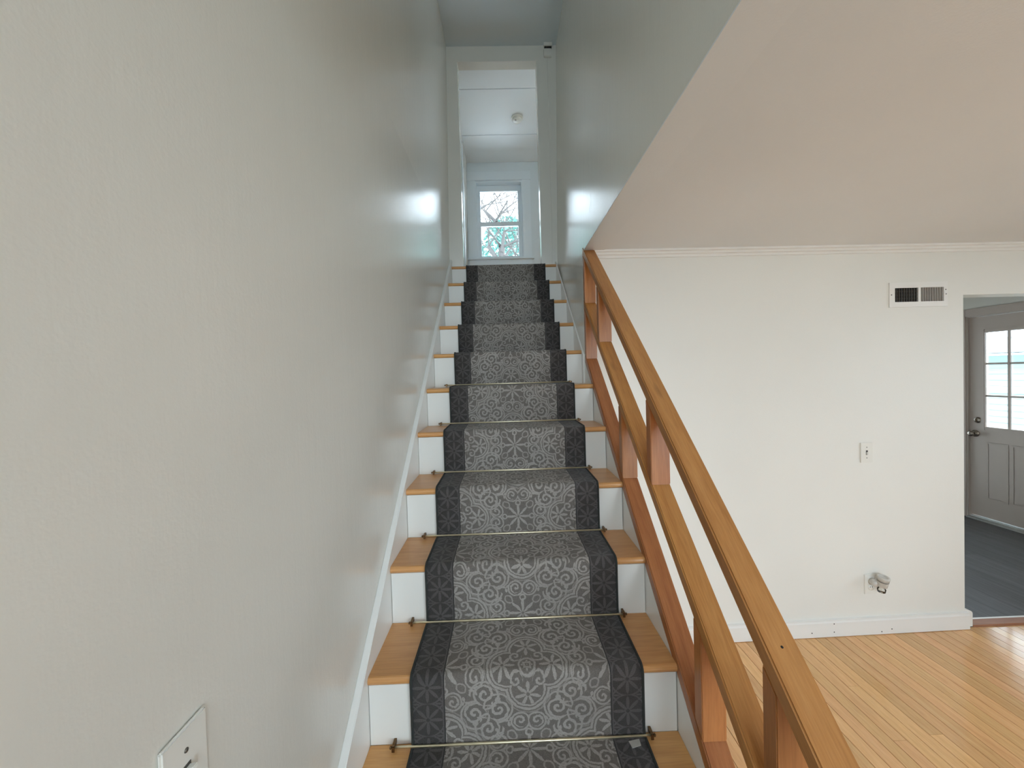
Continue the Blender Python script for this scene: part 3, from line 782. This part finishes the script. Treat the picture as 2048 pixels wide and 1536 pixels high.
# wall outlet and plug-in air freshener
xo_, zo_ = 2.058, 0.289
yo = yw(xo_) - 0.0004
wo = empty('wall_outlet', (xo_, yo, zo_ - 0.057), 'white wall outlet low on the cream wall behind the plug-in', 'outlet')
box('plate', xo_ - 0.0365, xo_ + 0.0365, yo - 0.006, yo, zo_ - 0.057, zo_ + 0.057, 'plate_plastic', wo, 0.002)
for dz in (0.0195, -0.0195):
    rc = lathe('receptacle', (xo_, yo - 0.006, zo_ + dz), (0, -1, 0), [(0, 0.0165), (0.0015, 0.0160), (0.0017, 0.0005)], 'plate_plastic', wo, 20)
    for dx in (-0.0062, 0.0062):
        box('slot', xo_ + dx - 0.0011, xo_ + dx + 0.0011, yo - 0.0082, yo - 0.0076, zo_ + dz, zo_ + dz + 0.009, 'dark_gap', rc)
lathe('screw', (xo_, yo - 0.006, zo_), (0, -1, 0), [(0, 0.003), (0.001, 0.0026), (0.0013, 0.001)], 'screw_metal', wo, 10)
af = empty('air_freshener', (xo_ + 0.01, yo - 0.03, zo_), 'plug-in air freshener with a clear cylinder plugged into the low outlet', 'air freshener')
lathe('plug_body', (xo_ + 0.002, yo - 0.0085, zo_ + 0.019), (0, -1, 0), [(0, 0.014), (0.004, 0.020), (0.020, 0.021), (0.030, 0.017), (0.036, 0.006)], 'freshener_plastic', af, 20)
lathe('warmer_cup', (xo_ + 0.024, yo - 0.045, zo_ + 0.008), (0.05, -0.15, 1), [(0, 0.020), (0.002, 0.0235), (0.034, 0.0265), (0.036, 0.026)], 'freshener_plastic', af, 24)
lathe('band', (xo_ + 0.0255, yo - 0.0495, zo_ + 0.0385), (0.05, -0.15, 1), [(0, 0.0268), (0.005, 0.0272)], 'freshener_band', af, 24)
lathe('cap', (xo_ + 0.026, yo - 0.0505, zo_ + 0.0445), (0.05, -0.15, 1), [(0, 0.0265), (0.018, 0.029), (0.022, 0.0275), (0.0225, 0.019), (0.018, 0.017), (0.0178, 0.002)], 'freshener_plastic', af, 24)
lathe('refill_bottle', (xo_ + 0.023, yo - 0.044, zo_ - 0.026), (0.0, -0.05, 1), [(0, 0.012), (0.003, 0.0185), (0.020, 0.0195), (0.028, 0.014), (0.033, 0.012)], 'clear_plastic', af, 20)
# switch plate on the left wall, close to the camera
ywl, zt_ = 0.472, 1.119
ls = empty('light_switch', (XW, ywl, zt_ - 0.115), 'white toggle switch plate close by on the left wall, cut by the frame', 'light switch')
xw = XW + 0.0004
box('plate', xw, xw + 0.006, ywl - 0.0335, ywl + 0.0335, zt_ - 0.115, zt_, 'plate_plastic', ls, 0.0022)
box('toggle_slot', xw + 0.0058, xw + 0.0066, ywl - 0.0055, ywl + 0.0055, zt_ - 0.0705, zt_ - 0.0445, 'grille_dark', ls)
prism('toggle', [(xw + 0.0064, zt_ - 0.0675), (xw + 0.0064, zt_ - 0.0475), (xw + 0.0165, zt_ - 0.0460), (xw + 0.017, zt_ - 0.052)], 'Y', ywl - 0.0042, ywl + 0.0042, 'plate_plastic', ls, 0.001)
for dz in (-0.0275, -0.0875):
    lathe('screw', (xw + 0.006, ywl, zt_ + dz), (1, 0, 0), [(0, 0.0032), (0.001, 0.0028), (0.0013, 0.001)], 'screw_metal', ls, 10)

# ------------------------------------------------------------------ fittings upstairs
sd = empty('smoke_detector', (0.209, 3.976, ZUC), 'round white smoke detector on the upper room ceiling', 'smoke detector')
lathe('detector_base', (0.209, 3.976, ZUC - 0.0003), (0, 0, -1), [(0, 0.060), (0.010, 0.060), (0.012, 0.054)], 'plate_plastic', sd, 32)
lathe('detector_cover', (0.209, 3.976, ZUC - 0.0125), (0, 0, -1), [(0, 0.052), (0.012, 0.050), (0.020, 0.042), (0.023, 0.030), (0.024, 0.004)], 'plate_plastic', sd, 32)
boxes('detector_vent', [(0.209 - 0.051, 0.209 + 0.051, 3.976 - 0.004, 3.976 + 0.004, ZUC - 0.021, ZUC - 0.0185)], 'grille_grey', sd)
lathe('test_button', (0.193, 3.955, ZUC - 0.034), (0, 0, -1), [(0, 0.010), (0.003, 0.010), (0.004, 0.008)], 'grille_grey', sd, 16)
jb = empty('alarm_box', (0.43, YD - 0.0003, sz(4.33)), 'small white alarm box with a dark slot in the corner above the doorway', 'alarm box')
boxes('housing', [(0.391, 0.4575, YD - 0.030, YD - 0.0003, sz(4.352), sz(4.395)), (0.391, 0.450, YD - 0.022, YD - 0.0003, sz(4.272), sz(4.338))], 'stair_wall_paint', jb, bevel=0.003)
box('slot', 0.396, 0.452, YD - 0.024, YD - 0.0004, sz(4.3385), sz(4.3515), 'dark_gap', jb)
box('cable_cover', 0.418, 0.428, YD - 0.008, YD - 0.0003, ZU + 0.0005, sz(4.2715), 'stair_wall_paint', jb, 0.0015)

# ------------------------------------------------------------------ outdoors
struct(box('ground', -30, 30, -20, 40, -1.2, -1.0, 'ground_soil'), 'ground outside the house', 'ground')
# unseen roof added under the upstairs window, bounces daylight onto the upper ceiling
pr_ = empty('bounce_roof', (0.5, 6.5, 2.3), 'unseen low pale roof added under the upstairs window to bounce light inside', 'roof')
prism('bounce_deck', [(4.95, 2.62), (8.2, 2.32), (8.2, 2.22), (4.95, 2.52)], 'X', -2.5, 4.0, 'bounce_roof_paint', pr_)
box('fascia', -2.5, 4.0, 8.2005, 8.24, 2.12, 2.34, 'siding_trim', pr_)
for px_ in (-2.3, 0.7, 3.8):
    box('bounce_roof_post', px_ - 0.06, px_ + 0.06, 8.0, 8.12, -1.0, 2.215, 'siding_trim', pr_)
# neighbour's house beyond the kitchen door
nh = empty('neighbour_house', (7.2, 4.5, -1.0), 'pale clapboard house seen through the panes of the kitchen door', 'house')
HX = 7.2
box('house_wall', HX + 0.02, HX + 0.5, 0.5, 9.0, -1.0, 1.62, 'siding_paint', nh)
z = -0.4; i = 0
while z < 1.60:
    zt2 = min(z + 0.088, 1.62)
    prism('clapboard', [(HX + 0.02, z), (HX - 0.022, z), (HX + 0.008, zt2 + 0.006), (HX + 0.02, zt2 + 0.006)], 'Y', 0.5, 9.0, 'siding_paint', nh)
    z += 0.088
box('belt_board', HX - 0.045, HX - 0.0225, 0.5, 9.0, 1.08, 1.18, 'siding_trim', nh)
box('soffit', HX - 0.45, HX + 0.5, 0.4, 9.1, 1.66, 1.70, 'siding_paint', nh)
box('fascia', HX - 0.48, HX - 0.4505, 0.4, 9.1, 1.66, 1.86, 'siding_trim', nh)
prism('roof', [(HX - 0.52, 1.862), (HX + 2.0, 3.0), (HX + 2.0, 2.9), (HX - 0.40, 1.78)], 'Y', 0.3, 9.2, 'siding_trim', nh)

# trees behind the house, seen through the upstairs window
def grow(vs, fs, p, d, length, r, depth, rng, n=6):
    """one branch with its side branches, added to a single continuous trunk mesh"""
    pts, rr = [p.copy()], [r]
    segs = 5
    for i in range(segs):
        d = (d + Vector((rng.uniform(-.16, .16), rng.uniform(-.16, .16), rng.uniform(-.08, .12)))).normalized()
        p = p + d * length / segs
        pts.append(p.copy()); rr.append(r * (1 - 0.6 * (i + 1) / segs))
    b0 = len(vs)
    for i, q in enumerate(pts):
        dd = (pts[min(i + 1, segs)] - pts[max(i - 1, 0)]).normalized()
        s_ = dd.cross(Vector((0.3, 1, 0.1))).normalized(); t_ = dd.cross(s_)
        for k in range(n):
            an = 2 * math.pi * k / n
            vs.append(tuple(q + (s_ * math.cos(an) + t_ * math.sin(an)) * rr[i]))
    for i in range(segs):
        for k in range(n):
            fs.append((b0 + i * n + k, b0 + i * n + (k + 1) % n, b0 + (i + 1) * n + (k + 1) % n, b0 + (i + 1) * n + k))
    if depth > 0:
        for i in range(1, segs + 1):
            for _ in range(1 if i < segs else 2):
                side = Vector((rng.uniform(-1, 1), rng.uniform(-1, 1), rng.uniform(-.2, .9))).normalized()
                nd = (d * 0.55 + side * 0.8).normalized()
                grow(vs, fs, pts[i], nd, length * rng.uniform(.5, .75), rr[i] * 0.6, depth - 1, rng, n)
def bare_tree(x, y, z, h, seed, label, lean=(0, 0, 1), r=0.1):
    rng = random.Random(seed)
    vs, fs = [], []
    grow(vs, fs, Vector((x, y, z)), Vector(lean).normalized(), h, r, 3, rng)
    return tag(mesh('bare_tree', vs, fs, 'bark', smooth=True), label, 'tree', 'trees behind the house')
def limb_tree(limbs, seed, label):
    """bare tree with a drawn set of main limbs, twigs grown from them; one continuous mesh"""
    rng = random.Random(seed); vs, fs = [], []
    for pts, r0, r1 in limbs:
        n = 7; b0 = len(vs); pts = [Vector(p) for p in pts]
        for i, p in enumerate(pts):
            d = (pts[min(i + 1, len(pts) - 1)] - pts[max(i - 1, 0)]).normalized()
            s_ = d.cross(Vector((0.2, 1, 0.1))).normalized(); t_ = d.cross(s_)
            r = r0 + (r1 - r0) * i / (len(pts) - 1)
            for k in range(n):
                an = 2 * math.pi * k / n
                vs.append(tuple(p + (s_ * math.cos(an) + t_ * math.sin(an)) * r))
            if i and r0 < 0.09:
                for _ in range(2):
                    grow(vs, fs, p, (d * 0.4 + Vector((rng.uniform(-1, 1), rng.uniform(-.6, .6), rng.uniform(-.3, 1)))).normalized(), rng.uniform(.5, 1.2), r * 0.45, 1, rng, 5)
        for i in range(len(pts) - 1):
            for k in range(n):
                fs.append((b0 + i * n + k, b0 + i * n + (k + 1) % n, b0 + (i + 1) * n + (k + 1) % n, b0 + (i + 1) * n + k))
    return tag(mesh('bare_tree', vs, fs, 'bark', smooth=True), label, 'tree', 'trees behind the house')
limb_tree([([(0.10, 9.6, -1.0), (0.05, 9.5, 2.0), (0.02, 9.4, 4.2)], 0.16, 0.10),
           ([(0.02, 9.4, 4.2), (0.03, 9.2, 4.6), (-0.08, 9.1, 5.2), (-0.20, 9.0, 5.9), (-0.32, 9.0, 7.2)], 0.085, 0.045),
           ([(0.02, 9.4, 4.2), (-0.28, 9.1, 4.6), (-0.50, 9.0, 5.0), (-0.78, 9.0, 5.9)], 0.06, 0.03),
           ([(-0.08, 9.1, 5.15), (-0.33, 9.2, 5.45), (-0.60, 9.3, 5.85)], 0.045, 0.02),
           ([(-0.75, 8.9, 5.20), (-0.30, 8.8, 5.42), (0.02, 8.8, 5.52), (0.40, 8.8, 5.56)], 0.03, 0.02),
           ([(0.03, 9.2, 4.5), (0.10, 9.0, 4.9), (0.22, 9.0, 5.3), (0.36, 9.1, 6.2)], 0.045, 0.02),
           ([(0.02, 9.3, 4.3), (0.25, 9.1, 4.55), (0.50, 9.0, 4.95)], 0.035, 0.015),
           ([(-0.45, 8.8, 5.05), (-0.20, 8.7, 4.86), (0.10, 8.7, 4.88), (0.45, 8.8, 5.05)], 0.018, 0.010)], 4, 'bare tree close behind the upstairs window with thick forking limbs')
bare_tree(-1.6, 13.0, -1.0, 7.0, 11, 'thin bare tree further back at the left of the upstairs window', (0.08, 0, 1), 0.10)
bare_tree(1.9, 13.5, -1.0, 7.0, 23, 'thin bare tree further back at the right of the upstairs window', (-0.08, 0, 1), 0.10)
def leafy_tree(x, y, h, w, seed, label):
    rng = random.Random(seed)
    t = empty('leafy_tree', (x, y, -1.0), label, 'tree', 'trees behind the house')
    tube('trunk', [(x, y, -1.0), (x + 0.1, y, h * 0.4), (x, y, h * 0.8)], [0.2, 0.14, 0.05], 'bark', t)
    vs, fs = [], []
    for _ in range(4200):
        a_ = rng.uniform(0, 6.283); q = rng.random()
        zz = h * (0.25 + 0.75 * q)
        rad = w * (0.35 + 0.65 * math.sin(math.pi * min(1, 0.25 + 0.75 * q))) * math.sqrt(rng.random())
        c = Vector((x + math.cos(a_) * rad, y + math.sin(a_) * rad, zz))
        d1_ = Vector((rng.uniform(-1, 1), rng.uniform(-1, 1), rng.uniform(-1, 1))).normalized() * rng.uniform(.08, .16)
        d2_ = d1_.cross(Vector((rng.uniform(-1, 1), rng.uniform(-1, 1), rng.uniform(-1, 1)))).normalized() * 0.07
        n = len(vs)
        vs += [tuple(c - d1_), tuple(c + d2_), tuple(c + d1_), tuple(c - d2_)]; fs.append((n, n + 1, n + 2, n + 3))
    o = mesh('foliage', vs, fs, 'leaf_teal', t); o['kind'] = 'stuff'
leafy_tree(-1.9, 17.0, 8.3, 2.0, 5, 'blue green leafy tree low behind the bare branches, leftmost')
leafy_tree(0.3, 19.5, 9.3, 2.2, 6, 'blue green leafy tree low behind the bare branches, middle')
leafy_tree(2.5, 17.5, 8.5, 2.0, 8, 'blue green leafy tree low behind the bare branches, rightmost')
